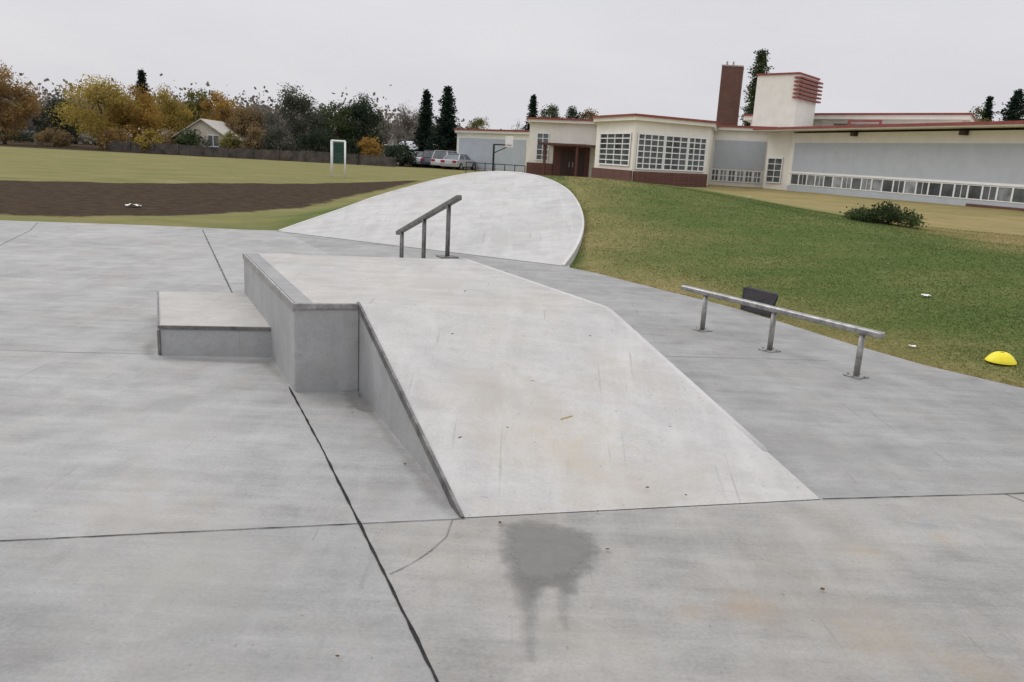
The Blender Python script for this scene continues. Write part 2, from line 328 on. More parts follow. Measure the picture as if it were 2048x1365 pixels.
stain('water_stain',[wp([(1012,1050),(1060,1044),(1110,1052),(1165,1065),(1196,1095),(1185,1125),(1150,1160),(1140,1185),(1120,1170),(1080,1175),(1064,1200),(1045,1180),(1022,1150),(1005,1100)])],m)
m=stainmat('drip_concrete',.12,-.06,.015,.6,(.185,.18,.17),(.235,.23,.215),.6,12,(2.2,.5,1))
stain('drip_stain',[wp([(1020,1150),(1086,1155),(1074,1230),(1062,1320),(1054,1320),(1042,1240)]),wp([(1105,1150),(1158,1145),(1144,1200),(1134,1262),(1126,1262),(1118,1200)])],m)
m=stainmat('damp_edge_concrete',.12,-.10,.02,.45,(.17,.16,.145),(.23,.22,.20),.7)
stain('damp_stain',[wp([(680,778),(712,778),(740,826),(695,818)]),wp([(705,780),(716,790),(905,1025),(900,1036),(850,990)]),wp([(280,694),(309,680),(309,715),(545,722),(578,770),(572,774),(520,730),(300,721),(286,708)])],m)
m=stainmat('puddle_water',.05,-.02,.01,.6,(.30,.29,.27),(.36,.35,.33),.08)
stain('puddle',[wp([(690,790),(712,783),(735,812),(745,826),(715,822),(705,808)])],m)
# ------------------------------------------------ funbox
L0=P(588,608,HB); L1=P(487,507,HB); R0p=P(719,609,HB); R1=Rtop; Frt=P(930,519,HB); B0=P(926,1037,0); B1=Rbot
u=(L1-L0); u.z=0; ul=u.length; u.normalize(); dz=Vector((0,0,1))
Inner=R0p+u*ul
root=empty('manual_pad',(R0p.x,R0p.y,0),'pale concrete funbox with a long ramp sloping down to the foreground and a flat deck','skate ramp')
farL=Inner+u*2.2; farL.z=0; farR=Frt+u*2.2; farR.z=0
def curve(a,b,c,r,k=8):
    d1=(a-b).normalized()*r; d2=(c-b).normalized()*r; o=[]
    for i in range(k+1):
        t=i/k; o.append((b+d1)*(1-t)**2+b*2*t*(1-t)+(b+d2)*t*t)
    return o
def prof(nb,nt_,ft,fb,r):
    out=[nb]; out+=[nb.lerp(nt_,t) for t in (.2,.4,.6,.8)]; out+=curve(nb,nt_,ft,r); out+=[nt_.lerp(ft,t) for t in (.25,.5,.75)]; out+=curve(nt_,ft,fb,.1); out+=[ft.lerp(fb,.5),fb]; return out
pl=prof(B0,R0p,Inner,farL,.03); pr=prof(B1,R1,Frt,farR,.07)
K=10; nr_=len(pl); CR=9
def surf(i0,i1,mat,nm):
    mb=MB(); vs=[]
    for a,c in zip(pl[i0:i1],pr[i0:i1]):
        for k in range(K+1):
            w=a.lerp(c,k/K); vs.append(Vector((w.x,w.y,w.z+.004)))
    mb.add(vs,[(i*(K+1)+k,i*(K+1)+k+1,(i+1)*(K+1)+k+1,(i+1)*(K+1)+k) for i in range(i1-i0-1) for k in range(K)]); mb.build(nm,mat,root,smooth=True)
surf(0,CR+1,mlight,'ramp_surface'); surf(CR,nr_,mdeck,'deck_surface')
mb=MB()
for pp in (pl,pr):
    vs=[]
    for w in pp: vs+=[Vector((w.x,w.y,w.z+.004)),Vector((w.x,w.y,-.02))]
    mb.add(vs,[(2*i,2*i+1,2*i+3,2*i+2) for i in range(nr_-1)])
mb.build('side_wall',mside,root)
lipm=concrete('lip_concrete',(.52,.51,.49),.10,(.45,.41,.34),.3)
mb=MB(); ll=[w for w in pr if w.z>.02]; mb.tube([Vector((w.x,w.y,w.z-.026)) for w in ll],[.036]*len(ll),12); mb.build('lip',lipm,root,smooth=True)
sidev=(R0p-L0); sidev.z=0; sv=sidev.normalized()
ledge=[L0,R0p-sv*.003,Inner-sv*.003,L1]
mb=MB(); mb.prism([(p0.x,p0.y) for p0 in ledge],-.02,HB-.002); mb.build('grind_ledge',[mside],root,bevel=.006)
mb=MB(); tw=.13; q=[L0+sv*.012+u*.012,L0+sv*tw+u*.012,L1+sv*tw-u*.01,L1+sv*.012-u*.01]; mb.prism([(p0.x,p0.y) for p0 in q],HB-.02,HB+.003); mb.build('coping_strip',mcop,root)
mb=MB(); q=[L0+sv*(tw+.0005)+u*.012,R0p-sv*.0005+u*.012,Inner-sv*.0005,L1+sv*(tw+.0005)]
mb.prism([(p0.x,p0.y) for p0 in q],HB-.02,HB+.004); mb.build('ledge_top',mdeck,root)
mb=MB(); mb.bar(L0-sv*.003-dz*.022-u*.006,L1-sv*.003-dz*.022,.014,.055); mb.build('steel_edge',steel,root,bevel=.003)
mb=MB(); mb.bar(L0-sv*.009-u*.004-dz*.016,R0p-u*.004-dz*.016,.014,.04); mb.build('steel_edge',steel,root,bevel=.003)
mb=MB(); pts_=[w for w in pl[:14]]
for i in range(len(pts_)-1):
    a,c=pts_[i],pts_[i+1]
    if c.z<.01: continue
    mb.bar(a-sv*.004-dz*.012,c-sv*.004-dz*.012,.016,.05)
mb.build('steel_edge',steel_d,root)
# ------------------------------------------------ low ledge
HL=.24
a=P(318,652,HL); bb=P(549,656,HL); d=P(316,583,HL)
lf=(d-a); cpt=bb+lf; poly=[a,bb,cpt,d]
root2=empty('low_ledge',(a.x,a.y,0),'low concrete step ledge with steel trimmed edges against the left side of the funbox','ledge')
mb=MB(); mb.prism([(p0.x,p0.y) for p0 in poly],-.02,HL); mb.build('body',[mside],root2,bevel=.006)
sh=(bb-a).normalized(); fh=lf.normalized()
mb=MB(); q=[a+sh*.015+fh*.015,bb+fh*.015,cpt-fh*.01,d+sh*.015-fh*.01]; mb.prism([(p0.x,p0.y) for p0 in q],HL-.01,HL+.003); mb.build('top_slab',mtan,root2)
for s0,s1,of in ((a,bb,-fh),(a,d,-sh)):
    mb=MB(); mb.bar(s0+of*.004-dz*.010,s1+of*.004-dz*.010,.014,.030); mb.build('steel_edge',steel_d,root2,bevel=.003)
mb=MB(); mb.bar(a-fh*.004-sh*.004+Vector((0,0,-HL+.005)),a-fh*.004-sh*.004-dz*.033,.02,.02); mb.build('corner_post',steel_d,root2)
# ------------------------------------------------ round bank
root3=empty('round_bank',(A.x,A.y,0),'large pale disc shaped concrete bank tilted up against the grass mound behind the funbox','skate bank')
mb=MB(); nn=len(rim); up_=[Vector((p0.x,p0.y,p0.z+.006)) for p0 in rim]
cen=sum(rim,Vector())/nn
inn=[p0.lerp(cen,.022) for p0 in up_]
mb.add(inn,[tuple(range(nn))]); mb.add([up_[0],up_[-1],inn[-1],inn[0]],[(0,1,2,3)])
mb.build('riding_surface',mdisc,root3)
mb=MB(); top=[Vector((p0.x,p0.y,p0.z+.008)) for p0 in up_]; ito=[Vector((p0.x,p0.y,p0.z+.002)) for p0 in inn]; bot=[Vector((p0.x,p0.y,p0.z-.30)) for p0 in up_]
mb.add(top+ito+bot,[(i,i+1,nn+i+1,nn+i) for i in range(nn-1)]+[(2*nn+i,2*nn+i+1,i+1,i) for i in range(nn-1)]); mb.build('rim',lipm,root3,smooth=False)
# ------------------------------------------------ rails
def plate(mb,c,dirv,w=.2,l=.16,t=.012):
    dv=Vector((dirv.x,dirv.y,0)).normalized(); mb.bar(c-dv*l/2+dz*t/2,c+dv*l/2+dz*t/2,w,t)
ra=P(1766,672,.40); rb=P(1366,575,.40); rdir=(rb-ra).normalized()
r4=empty('flat_rail',(ra.x,ra.y,0),'low flat steel grind rail on three short posts at the right of the funbox','grind rail')
mb=MB(); mb.bar(ra,rb,.08,.05); mb.build('rail_bar',steel,r4,bevel=.014,seg=3)
for px,py in ((1690,757),(1528,703),(1398,662)):
    c0=P(px,py,0); t=(c0-ra).dot(rdir); c0=ra+rdir*t; c0.z=0
    mb=MB(); mb.tube([c0,c0+dz*.375],.026,14); ps=mb.build('post',steel_p,r4,smooth=True)
    mb=MB(); plate(mb,c0,rdir,.15,.15,.010); mb.build('base_plate',steel_p,ps)
    for sx in (-.05,.05):
        for sy in (-.05,.05): mb=MB(); mb.tube([c0+Vector((sx,sy,.010)),c0+Vector((sx,sy,.020))],.008,6); mb.build('bolt',steel_p,ps)
nearb=P(898,515,HB); sl=HB/2.2; hp=.56
def onrail(px):
    best=None
    for k in range(0,400):
        s_=-.4+k*.01; w=nearb+u*s_; w.z=HB+hp-sl*s_
        v=w-EYE; X=1024+FPX*v.dot(Rt)/v.dot(Fw)
        if best is None or abs(X-px)<best[0]: best=(abs(X-px),s_,w.copy())
    return best
r5=empty('down_rail',(nearb.x,nearb.y,HB),'sloping steel handrail on slim posts descending the far side of the funbox','grind rail')
e0=onrail(919)[2]; e1=onrail(796)[2]
mb=MB(); mb.bar(e0,e1,.06,.05); mb.build('rail_bar',steel_d,r5,bevel=.01)
for px in (898,849,804):
    _,s_,w=onrail(px); bz=HB if s_<=0 else HB-sl*s_
    c0=Vector((w.x,w.y,bz))
    for off in (-.02,.02):
        mb=MB(); mb.tube([c0+u*off*1.2+sv*off,Vector((w.x,w.y,w.z-.02))+u*off*1.2+sv*off],.012,10); ps=mb.build('post',steel_d,r5,smooth=True)
    mb=MB(); plate(mb,c0+dz*.006,u,.19,.17,.014); mb.build('base_plate',steel_d,ps)
# ------------------------------------------------ dark board, cone
black=plain('black_plastic',(.028,.025,.027),.55,0,.3,30,.2)
c0=P(1513,626,0.0); bx=Vector((-rdir.x,-rdir.y,0)).normalized(); by=Vector((-bx.y,bx.x,0)); by=by if by.y>0 else -by
zb=max(gz(c0.x,c0.y),0)
r6=empty('black_board',(c0.x,c0.y,zb),'thin black rectangular board standing on its long edge just behind the flat steel rail','board')
mb=MB(); out=[]; hw_,hh_,rc=.26,.145,.05
for cx_,cy_,a0 in ((hw_-rc,-hh_+rc*.4,-90),(hw_-rc,hh_-rc,0),(-hw_+rc,hh_-rc,90),(-hw_+rc,-hh_+rc*.4,180)):
    for k in range(5):
        t=math.radians(a0+k*22.5); rr_=rc if cy_>0 else rc*.4; out.append((cx_+rr_*math.cos(t),cy_+rr_*math.sin(t)))
tilt=math.radians(14); fr=[];bk=[]
for x,y in out:
    bow=.05*(x/hw_)**2; o_=c0+bx*x+by*((y+hh_)*math.sin(tilt)-bow)+dz*(zb+.0+(y+hh_)*math.cos(tilt)); fr.append(o_); bk.append(o_+by*.03*math.cos(tilt)-dz*.03*math.sin(tilt))
no=len(out); mb.add(fr+bk,[tuple(range(no)),tuple(range(2*no-1,no-1,-1))]+[(i,no+i,no+(i+1)%no,(i+1)%no) for i in range(no)]); mb.build('panel',black,r6)
mb=MB(); mb.bar(fr[8]-by*.004-dz*.012,fr[11]-by*.004-dz*.012,.012,.014); mb.build('top_trim',plain('dark_grey_trim',(.09,.075,.075),.5),r6)
c0=P(2000,731,0); z0=gz(c0.x,c0.y); yel=plain('yellow_plastic',(.80,.68,.02),.5,0,.08,10)
mb=MB(); rr=[(.150,0),(.147,.012),(.13,.035),(.105,.066),(.075,.088),(.05,.098),(.035,.1),(.03,.094)]; vs=[];ns=28
for r_,h_ in rr: vs+=[c0+Vector((math.cos(2*math.pi*k/ns)*r_*.88,math.sin(2*math.pi*k/ns)*r_*.88,z0+h_*.9+.01)) for k in range(ns)]
mb.add(vs,[(i*ns+k,i*ns+(k+1)%ns,(i+1)*ns+(k+1)%ns,(i+1)*ns+k) for i in range(len(rr)-1) for k in range(ns)])
tag(mb.build('marker_cone',yel,smooth=True),'bright yellow dome shaped sports marker cone lying on the grass at the right','cone')
# ------------------------------------------------ grass blades
gm=leafmat('grass_blade',(.085,.120,.032),(.145,.172,.05),(.31,.25,.11),.45)
NB=420000; lo=np.array([.3,4.5]); hi=np.array([16,20]); 
cand=rng.random((NB*2,2))*(hi-lo)+lo; keep=rng.random(len(cand))<np.clip((8.5/np.hypot(cand[:,0],cand[:,1]))**2.0,0,1); cand=cand[keep]
fx=cand[:,0]/cand[:,1]; cand=cand[(fx<.72)]; zz,s_,dd_=hgt(cand); ok=(s_>.01)&(dd_>.02); cand=cand[ok]; zz=zz[ok]; s_=s_[ok]; dd_=dd_[ok]
dryb=dryness(cand,dd_); nb=len(cand)
dist=np.hypot(cand[:,0],cand[:,1]); hh=(.008+.009*rng.random(nb))*(1+.01*dist); ww=.0025+.0004*dist
ang=rng.random(nb)*6.28; lean=rng.normal(size=(nb,2))*.022
base=np.column_stack([cand,zz-.003]); wv=np.column_stack([np.cos(ang)*ww,np.sin(ang)*ww,np.zeros(nb)])
tip=base+np.column_stack([lean,hh]); Vv=np.stack([base-wv,base+wv,tip],1)
X_,Y_=cand[:,0],cand[:,1]
pat=np.sin(X_*.8+np.sin(Y_*.6)*1.5)*np.sin(Y_*.7+X_*.3)+.7*np.sin(X_*1.9+Y_*1.3+2)*np.sin(Y_*2.1-X_*.9)+.3*np.sin(X_*5.1-Y_*3.3)
edge=.3*(1-ss(s_,0,.5))
shd=np.clip(.08+.8*dryb+.05*rng.random(nb)+.13*pat+edge+.3*(rng.random(nb)<.008),0,1)
tag(fast('grass',Vv,3,gm,shade=shd),'short green lawn grass beside the paving on the right','grass',kind='stuff')
lm=leafmat('fallen_leaf',(.10,.06,.03),(.22,.15,.07),(.34,.28,.15))
C=[]
for _ in range(170):
    px=random.uniform(1150,2048); py=random.uniform(380,760); p0=P(px,py,.0); f_=random.uniform(.75,1); C.append((p0.x*f_,p0.y*f_)) 
C=np.array(C); zz,s_,dd_=hgt(C); ok=(s_>.03)&(dd_>.05)&(C[:,1]<24); C=np.column_stack([C,zz+.022])[ok]
vl=leafquads(C,rng.uniform(.025,.05,len(C)),.7,up=.15); 
sp=[(893,812,.35),(920,875,.28),(1015,855,.27),(1340,853,.27),(1065,762,.4),(1295,975,.05),(1195,1022,0),(1180,672,.58),(930,582,.63),(1645,1178,0),(675,1312,0),(1215,1098,0),(810,928,0),(705,825,0),(1000,1045,0),(660,722,0),(905,668,.55),(1372,990,0.03),(720,792,0),(1480,1385,0)]
C2=np.array([tuple(P(a_,b_,c_+.014)) for a_,b_,c_ in sp]); vl2=leafquads(C2,rng.uniform(.018,.032,len(C2)),.6,up=.1)
tw_=np.array([[tuple(P(1120,838,.325)),tuple(P(1122,841,.322)),tuple(P(1146,834,.33)),tuple(P(1144,831,.334))]])
tag(fast('fallen_leaves',np.concatenate([vl,vl2,tw_]),4,lm,shade=np.concatenate([rng.random(len(vl)),rng.random(len(vl2))*.4,[.9]])),'small brown and yellow fallen leaves scattered over the lawn and concrete','leaves',kind='stuff')
wht=plain('white_paper',(.7,.7,.69),.7)
for i,(px,py,z_,w_,lab) in enumerate([(1500,400,.72,.14,'white paper scrap on the lawn crest in front of the low windows'),(1855,577,.3,.10,'white paper scrap lying high on the green lawn slope at the right'),(1825,687,.05,.06,'small white paper scrap near the paving edge beside the yellow cone'),(267,413,0,.32,'crumpled white litter on the bare brown dirt strip')]):
    c0=P(px,py,z_); z0=gz(c0.x,c0.y)+.02; c0.z=z0; mb=MB(); k=5; vs=[(c0.x+w_*(ix/(k-1)-.5)+random.uniform(-.1,.1)*w_,c0.y+w_*.8*(iy/(k-1)-.5),z0+random.random()*w_*.2) for iy in range(k) for ix in range(k)]
    mb.add(vs,[(iy*k+ix,iy*k+ix+1,(iy+1)*k+ix+1,(iy+1)*k+ix) for iy in range(k-1) for ix in range(k-1)]); tag(mb.build('litter',wht),lab,'litter')
# ------------------------------------------------ trees
bark=plain('bark',(.09,.07,.055),.9,0,.3,5,.3); barkg=plain('grey_bark',(.22,.205,.19),.9,0,.25,5)
LM={'orange':leafmat('orange_leaf',(.19,.115,.035),(.36,.22,.055),(.47,.31,.09),.4),'yellow':leafmat('yellow_leaf',(.20,.155,.045),(.38,.285,.07),(.50,.40,.12),.4),
'rust':leafmat('rust_leaf',(.15,.095,.045),(.29,.185,.07),(.40,.27,.10),.4),
'olive':leafmat('olive_leaf',(.08,.085,.03),(.19,.18,.06),(.34,.30,.10),.4),'green':leafmat('green_leaf',(.035,.050,.022),(.068,.093,.038),(.12,.15,.06)),
'dark':leafmat('dark_leaf',(.022,.033,.022),(.04,.058,.034),(.075,.096,.052)),'grey':leafmat('greyish_leaf',(.060,.064,.050),(.10,.103,.078),(.16,.158,.12)),
'conifer':leafmat('conifer_needle',(.013,.023,.018),(.026,.042,.030),(.05,.070,.046)),'brown':leafmat('brown_leaf',(.14,.10,.055),(.25,.18,.09),(.36,.27,.13),.4),
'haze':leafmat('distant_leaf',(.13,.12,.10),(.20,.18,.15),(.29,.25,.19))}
def base_of(px,top,D):
    t=at(px,top,D); q=at(px,290,D); z0=gz(q.x,q.y); return Vector((q.x,q.y,z0-.05)),t.z-z0
def deciduous(px,top,D,wpx,kind,label,low=.14,dens=1.0,ls=.19,name='autumn_tree',group='trees beyond the field'):
    b0,h=base_of(px,top,D); w=wpx/FPX*D; r=empty(name,b0,label,'tree',group)
    nc=int(30+w*4); cl=[]
    while len(cl)<nc:
        v=rng.uniform(-1,1,3)
        if np.linalg.norm(v)>1 or (np.linalg.norm(v)<.45 and rng.random()<.5): continue
        zc=h*(low+ (1-low)*.5); rz=h*(1-low)*.5*.88
        taper=1-.35*max(0,v[2])
        cl.append((b0.x+v[0]*w*.45*taper,b0.y+v[1]*w*.45*taper,b0.z+zc+v[2]*rz,min(w*rng.uniform(.09,.19),1.25)))
    C=[];SH=[]; n=int(185*w*h*dens/nc)+30
    for x,y,z,rr_ in cl:
        q=rng.normal(size=(n,3)); q/=np.linalg.norm(q,axis=1)[:,None]; q*=(rng.random(n)**.5)[:,None]*rr_*1.2*np.array([1,1,.85]); q+=rng.normal(size=(n,3))*.07
        C.append(q+np.array([x,y,z])); bs=rng.uniform(.15,.75); SH.append(np.clip(bs+rng.normal(size=n)*.10,0,1))
    C=np.vstack(C); SH=np.concatenate(SH); k_=C[:,2]>b0.z+.15; C=C[k_]; SH=SH[k_]
    fast('crown',leafquads(C,rng.uniform(.6,1.3,len(C))*ls),4,LM[kind],r,SH)
    mb=MB(); tr=.018*h+.06; tp=[b0]; 
    for k in range(1,5): tp.append(b0+Vector((random.uniform(-.03,.03)*h,random.uniform(-.03,.03)*h,h*.16*k)))
    mb.tube(tp,[tr*(1-.17*k) for k in range(5)],7)
    for x,y,z,rr_ in cl[:11]:
        st=tp[random.randint(1,4)]; en=Vector((x,y,z)); md=st.lerp(en,.5)+Vector((0,0,-.06*h)) ; mb.tube([st,md,en],[tr*.4,tr*.25,.02],5)
    mb.build('trunk',bark,r,smooth=True); return r
def conifer(px,top,D,wpx,label,name='conifer_tree',group='trees beyond the field',kind='conifer',low=.06,pw=.8,ls=.34,dn=1):
    b0,h=base_of(px,top,D); w=wpx/FPX*D; r=empty(name,b0,label,'tree',group); mb=MB(); mb.tube([b0,b0+Vector((0,0,h*.97))],[.02*h+.05,.02],6); mb.build('trunk',bark,r,smooth=True)
    C=[];SH=[]; lv=int(h*2.2*dn)+5
    for i in range(lv):
        t=i/lv; z=h*(low+(1-low)*t); rad=w*.5*(1-t)**pw*random.uniform(.72,1.22)+.12; nb_=int(8+6*(1-t)); a0=random.random()*6
        for k in range(nb_):
            a_=a0+2*math.pi*k/nb_+random.uniform(-.25,.25); L_=rad*random.uniform(.6,1.2); m_=int(14+L_*26)
            tt=rng.random(m_)**.8; x=np.cos(a_)*tt*L_; y=np.sin(a_)*tt*L_; zz_=z-.2*L_*tt**1.3+rng.normal(size=m_)*.14; sp_=rng.normal(size=(m_,2))*.12*(1+L_*.4)
            C.append(np.column_stack([x+sp_[:,0]+b0.x,y+sp_[:,1]+b0.y,zz_+b0.z])); SH.append(np.clip(random.uniform(.2,.7)+rng.normal(size=m_)*.15,0,1))
    C.append(np.column_stack([np.full(14,b0.x)+rng.normal(size=14)*.05,np.full(14,b0.y)+rng.normal(size=14)*.05,b0.z+h*rng.uniform(.92,1,14)])); SH.append(rng.random(14))
    C=np.vstack(C); fast('crown',leafquads(C,rng.uniform(.5,1.2,len(C))*ls,.5,up=.5),4,LM[kind],r,np.concatenate(SH)); return r
def bare(px,top,D,wpx,label,leaf=None,name='bare_tree',group='trees beyond the field'):
    b0,h=base_of(px,top,D); w=wpx/FPX*D; r=empty(name,b0,label,'tree',group); mb=MB(); tips=[]
    def grow(p0,d0,ln,rad,lev):
        p1=p0+d0*ln*.5+Vector((random.uniform(-1,1),random.uniform(-1,1),0))*ln*.05; p2=p0+d0*ln; mb.tube([p0,p1,p2],[rad,rad*.8,rad*.55],5 if lev<2 else 3,cap=False)
        if lev>=3: tips.append(p2)
        if lev>=6: return
        for _ in range(3 if lev<4 else 2):
            nd=(d0+Vector((random.uniform(-1,1)*w/h*1.1,random.uniform(-1,1)*w/h*1.1,random.uniform(-.1,.5)))*.9).normalized(); grow(p0+d0*ln*random.uniform(.5,1),nd,ln*random.uniform(.62,.82),max(rad*.55,.016),lev+1)
    grow(b0,Vector((0,0,1)),h*.26,.016*h+.05,0)
    mb.build('trunk',barkg,r)
    if leaf:
        T_=np.array([tuple(t) for t in tips]); C=np.repeat(T_,4,0)+rng.normal(size=(len(T_)*4,3))*.3; fast('crown',leafquads(C,rng.uniform(.07,.16,len(C))),4,LM[leaf],r,rng.random(len(C)))
    return r
trees=[
(deciduous,10,128,84,130,'rust','tall orange brown tree at the far left edge of the view'),
(bare,72,150,90,95,'thin grey leafless tree between the orange tree and the dark bushy tree on the left','haze'),
(deciduous,130,190,92,100,'dark','dark leafy tree left of the large golden tree'),
(deciduous,202,146,84,150,'yellow','large golden yellow tree, the broadest on the left of the field'),
(deciduous,272,164,86,115,'orange','orange yellow tree just right of the broad golden tree'),
(conifer,291,138,100,50,'dark pointed conifer rising behind the golden trees'),
(deciduous,343,164,92,95,'yellow','yellow tree left of the pale gable house'),
(deciduous,398,174,98,78,'olive','olive green tree directly behind the pale gable house'),
(deciduous,445,162,92,84,'orange','amber coloured tree behind the right end of the pale gable house'),
(deciduous,495,202,88,84,'brown','short brownish yellow tree right of the gable house'),
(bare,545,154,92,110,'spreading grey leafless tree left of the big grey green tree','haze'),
(deciduous,588,168,86,115,'grey','big round grey green tree in the middle of the tree line'),
(deciduous,668,196,90,95,'green','dark green tree left of the white goal frame top'),
(deciduous,728,188,92,115,'dark','wide dark green tree behind the white goal frame'),
(deciduous,738,274,80,62,'orange','low orange bush right of the white goal frame'),
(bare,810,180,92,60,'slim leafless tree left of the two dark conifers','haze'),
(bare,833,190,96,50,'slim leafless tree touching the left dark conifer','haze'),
(conifer,851,178,92,50,'narrow dark conifer, left one of the close pair'),
(conifer,893,171,86,84,'taller broad dark conifer, right one of the close pair'),
(deciduous,958,234,120,62,'olive','yellow green tree behind the far left school wing'),
(bare,1022,216,120,80,'brown leafless tree behind the far left school wing','haze'),
(conifer,1062,188,115,46,'small pointed conifer above the school entrance roof'),
(deciduous,1098,210,118,70,'green','green tree behind the entrance roof, beside the small conifer'),
(deciduous,1138,212,118,66,'dark','dark green tree behind the school entrance roof'),
(deciduous,1174,216,118,58,'brown','reddish brown tree behind the right end of the entrance roof'),
(conifer,1503,96,88,54,'tall narrow green poplar between the brick chimney and the louvred tower'),
(deciduous,1945,204,95,105,'olive','yellow green tree behind the roof at the far right'),
(conifer,1963,190,100,60,'small dark conifer behind the yellow green tree at the far right'),
(conifer,2018,176,92,150,'broad dark conifer behind the roof at the right edge'),
]
for t in trees:
    fn=t[0]
    if fn is deciduous: fn(t[1],t[2],t[3],t[4],t[5],t[6],low=.06 if t[3]<100 else .2)
    elif fn is bare: fn(t[1],t[2],t[3],t[4],t[5],t[6])
    elif t[1]==1503: fn(*t[1:5],t[5],name='poplar_tree',kind='green',pw=.32,low=.1,ls=.3)
    else: fn(*t[1:5],t[5])
for px,top,D,wpx,kind,lab in [(384,260,79,62,'green','round green shrub in front of the pale gable house'),(462,262,79,50,'olive','olive shrub at the right corner of the pale gable house'),(300,262,79,60,'yellow','yellow shrub in front of the tan roofed house'),(510,254,80,60,'brown','brown shrub right of the pale gable house'),(560,256,79,80,'grey','greyish shrub at the foot of the big round tree'),(800,286,78,70,'dark','dark shrub beside the small pale gabled shed'),(640,260,80,90,'dark','dark shrub left of the white goal frame'),(110,258,84,70,'brown','brown shrub at the left behind the parked cars'),(230,260,80,70,'rust','russet shrub under the broad golden tree'),(40,262,100,90,'dark','dark shrub behind the cars at the far left'),(345,262,79,40,'brown','brown shrub between the yellow shrub and the round green shrub'),(700,280,79,50,'dark','dark low shrub right behind the white goal frame')]:
    deciduous(px,top,D,wpx,kind,lab,low=.02,name='shrub',group='shrubs along the field edge')
C=[];SH=[]
NW=1000
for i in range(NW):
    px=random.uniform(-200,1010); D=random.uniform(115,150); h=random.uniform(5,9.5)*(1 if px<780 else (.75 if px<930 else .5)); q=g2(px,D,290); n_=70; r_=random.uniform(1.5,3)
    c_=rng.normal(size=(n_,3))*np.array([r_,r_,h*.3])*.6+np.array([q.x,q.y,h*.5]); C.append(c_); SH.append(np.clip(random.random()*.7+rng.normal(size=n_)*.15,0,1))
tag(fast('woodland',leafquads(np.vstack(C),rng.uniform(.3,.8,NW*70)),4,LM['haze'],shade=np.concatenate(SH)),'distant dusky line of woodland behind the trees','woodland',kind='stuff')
c0=P(1762,454,.55); z0=gz(c0.x,c0.y); w=145/FPX*c0.y; r=empty('juniper_shrub',(c0.x,c0.y,z0-.02),'low dark spreading shrub on the lawn crest in front of the long school wing','shrub')
C=[];SH=[]
for _ in range(40):
    x=random.uniform(-1,1); y=random.uniform(-1,1); hh_=.50*(1-.55*x*x)*random.uniform(.6,1.05); n_=130; q=rng.normal(size=(n_,3))*np.array([.09,.09,.06]); C.append(q+np.array([c0.x+x*w*.40,c0.y+y*.45,z0+hh_*random.uniform(.3,.75)])); SH.append(np.clip(random.uniform(.1,.8)+rng.normal(size=n_)*.15,0,1))
fast('foliage',leafquads(np.vstack(C),rng.uniform(.03,.08,40*130)),4,LM['green'],r,np.concatenate(SH))
for _ in range(5): mb=MB(); mb.tube([(c0.x+random.uniform(-.2,.2),c0.y,z0-.03),(c0.x+random.uniform(-.6,.6),c0.y+random.uniform(-.3,.3),z0+.3)],[.02,.008],5); mb.build('stem',bark,r)
# ------------------------------------------------ school building
cream=plain('cream_wall_paint',(.80,.775,.70),.75,0,.05,1.2); redt=plain('red_trim_paint',(.25,.06,.048),.6,0,.2,3); grayp=plain('grey_panel',(.45,.485,.515),.6,0,.05,1.5)
whitef=plain('white_frame_paint',(.86,.86,.85),.5,0,.04,4); glass=plain('window_glass',(.08,.092,.098),.12,0,.6,.7,0,.8); brk=brick('red_brick',(.15,.058,.04),(.11,.04,.03),(.14,.11,.09)); roofm=plain('roof_membrane',(.42,.36,.33),.8,0,.1,2)
chb=brick('brown_brick',(.15,.066,.046),(.11,.048,.035),(.13,.10,.08)); caps=plain('concrete_cap',(.35,.3,.27),.8); entr=plain('brown_red_paint',(.11,.04,.032),.6)
shade_m=plain('blinds_behind_glass',(.22,.235,.245),.2,0,.6,1.1,0,.6); darkb=plain('dark_door',(.045,.02,.016),.5); blackm=plain('black_metal',(.02,.02,.02),.5,.2)
class Wall:
    def __init__(s,a,b): s.a=Vector((a[0],a[1],0)); s.b=Vector((b[0],b[1],0)); s.d=(s.b-s.a).normalized(); s.len=(s.b-s.a).length; nrm=Vector((s.d.y,-s.d.x,0)); s.n=nrm if nrm.dot(-s.a)>0 else -nrm
    def sz(s,px,py):
        r=ray(px,py); t=(s.a-EYE).dot(s.n)/r.dot(s.n); w=EYE+r*t; return (w-s.a).dot(s.d),w.z
    def s(s_,px): return s_.sz(px,330)[0]
    def p(s_,s,z,o=0): 
        v=s_.a+s_.d*s+s_.n*o; return Vector((v.x,v.y,z))
    def box(s,mb,s0,s1,z0,z1,o0,o1,mi=0):
        c=[s.p(s0,z0,o0),s.p(s1,z0,o0),s.p(s1,z0,o1),s.p(s0,z0,o1)]; mb.hexa(c+[Vector((v.x,v.y,z1)) for v in c],mi)
    def window(s,s0,s1,z0,z1,nxp,nzp,par,fr=.07,mun=.045,gl=None,dp=.09):
        mb=MB(); s.box(mb,s0,s1,z0,z1,.01,.03); w_=mb.build('window',gl or glass,par)
        mb=MB(); s.box(mb,s0,s0+fr,z0,z1,.031,dp); s.box(mb,s1-fr,s1,z0,z1,.031,dp); s.box(mb,s0+fr,s1-fr,z1-fr,z1,.031,dp); s.box(mb,s0+fr,s1-fr,z0,z0+fr,.031,dp)
        for i in range(1,nxp): c_=s0+(s1-s0)*i/nxp; s.box(mb,c_-mun/2,c_+mun/2,z0+fr,z1-fr,.031,dp-.015)
        for i in range(1,nzp): c_=z0+(z1-z0)*i/nzp; s.box(mb,s0+fr,s1-fr,c_-mun/2,c_+mun/2,.031,dp-.02)
        mb.build('frame',whitef,w_)
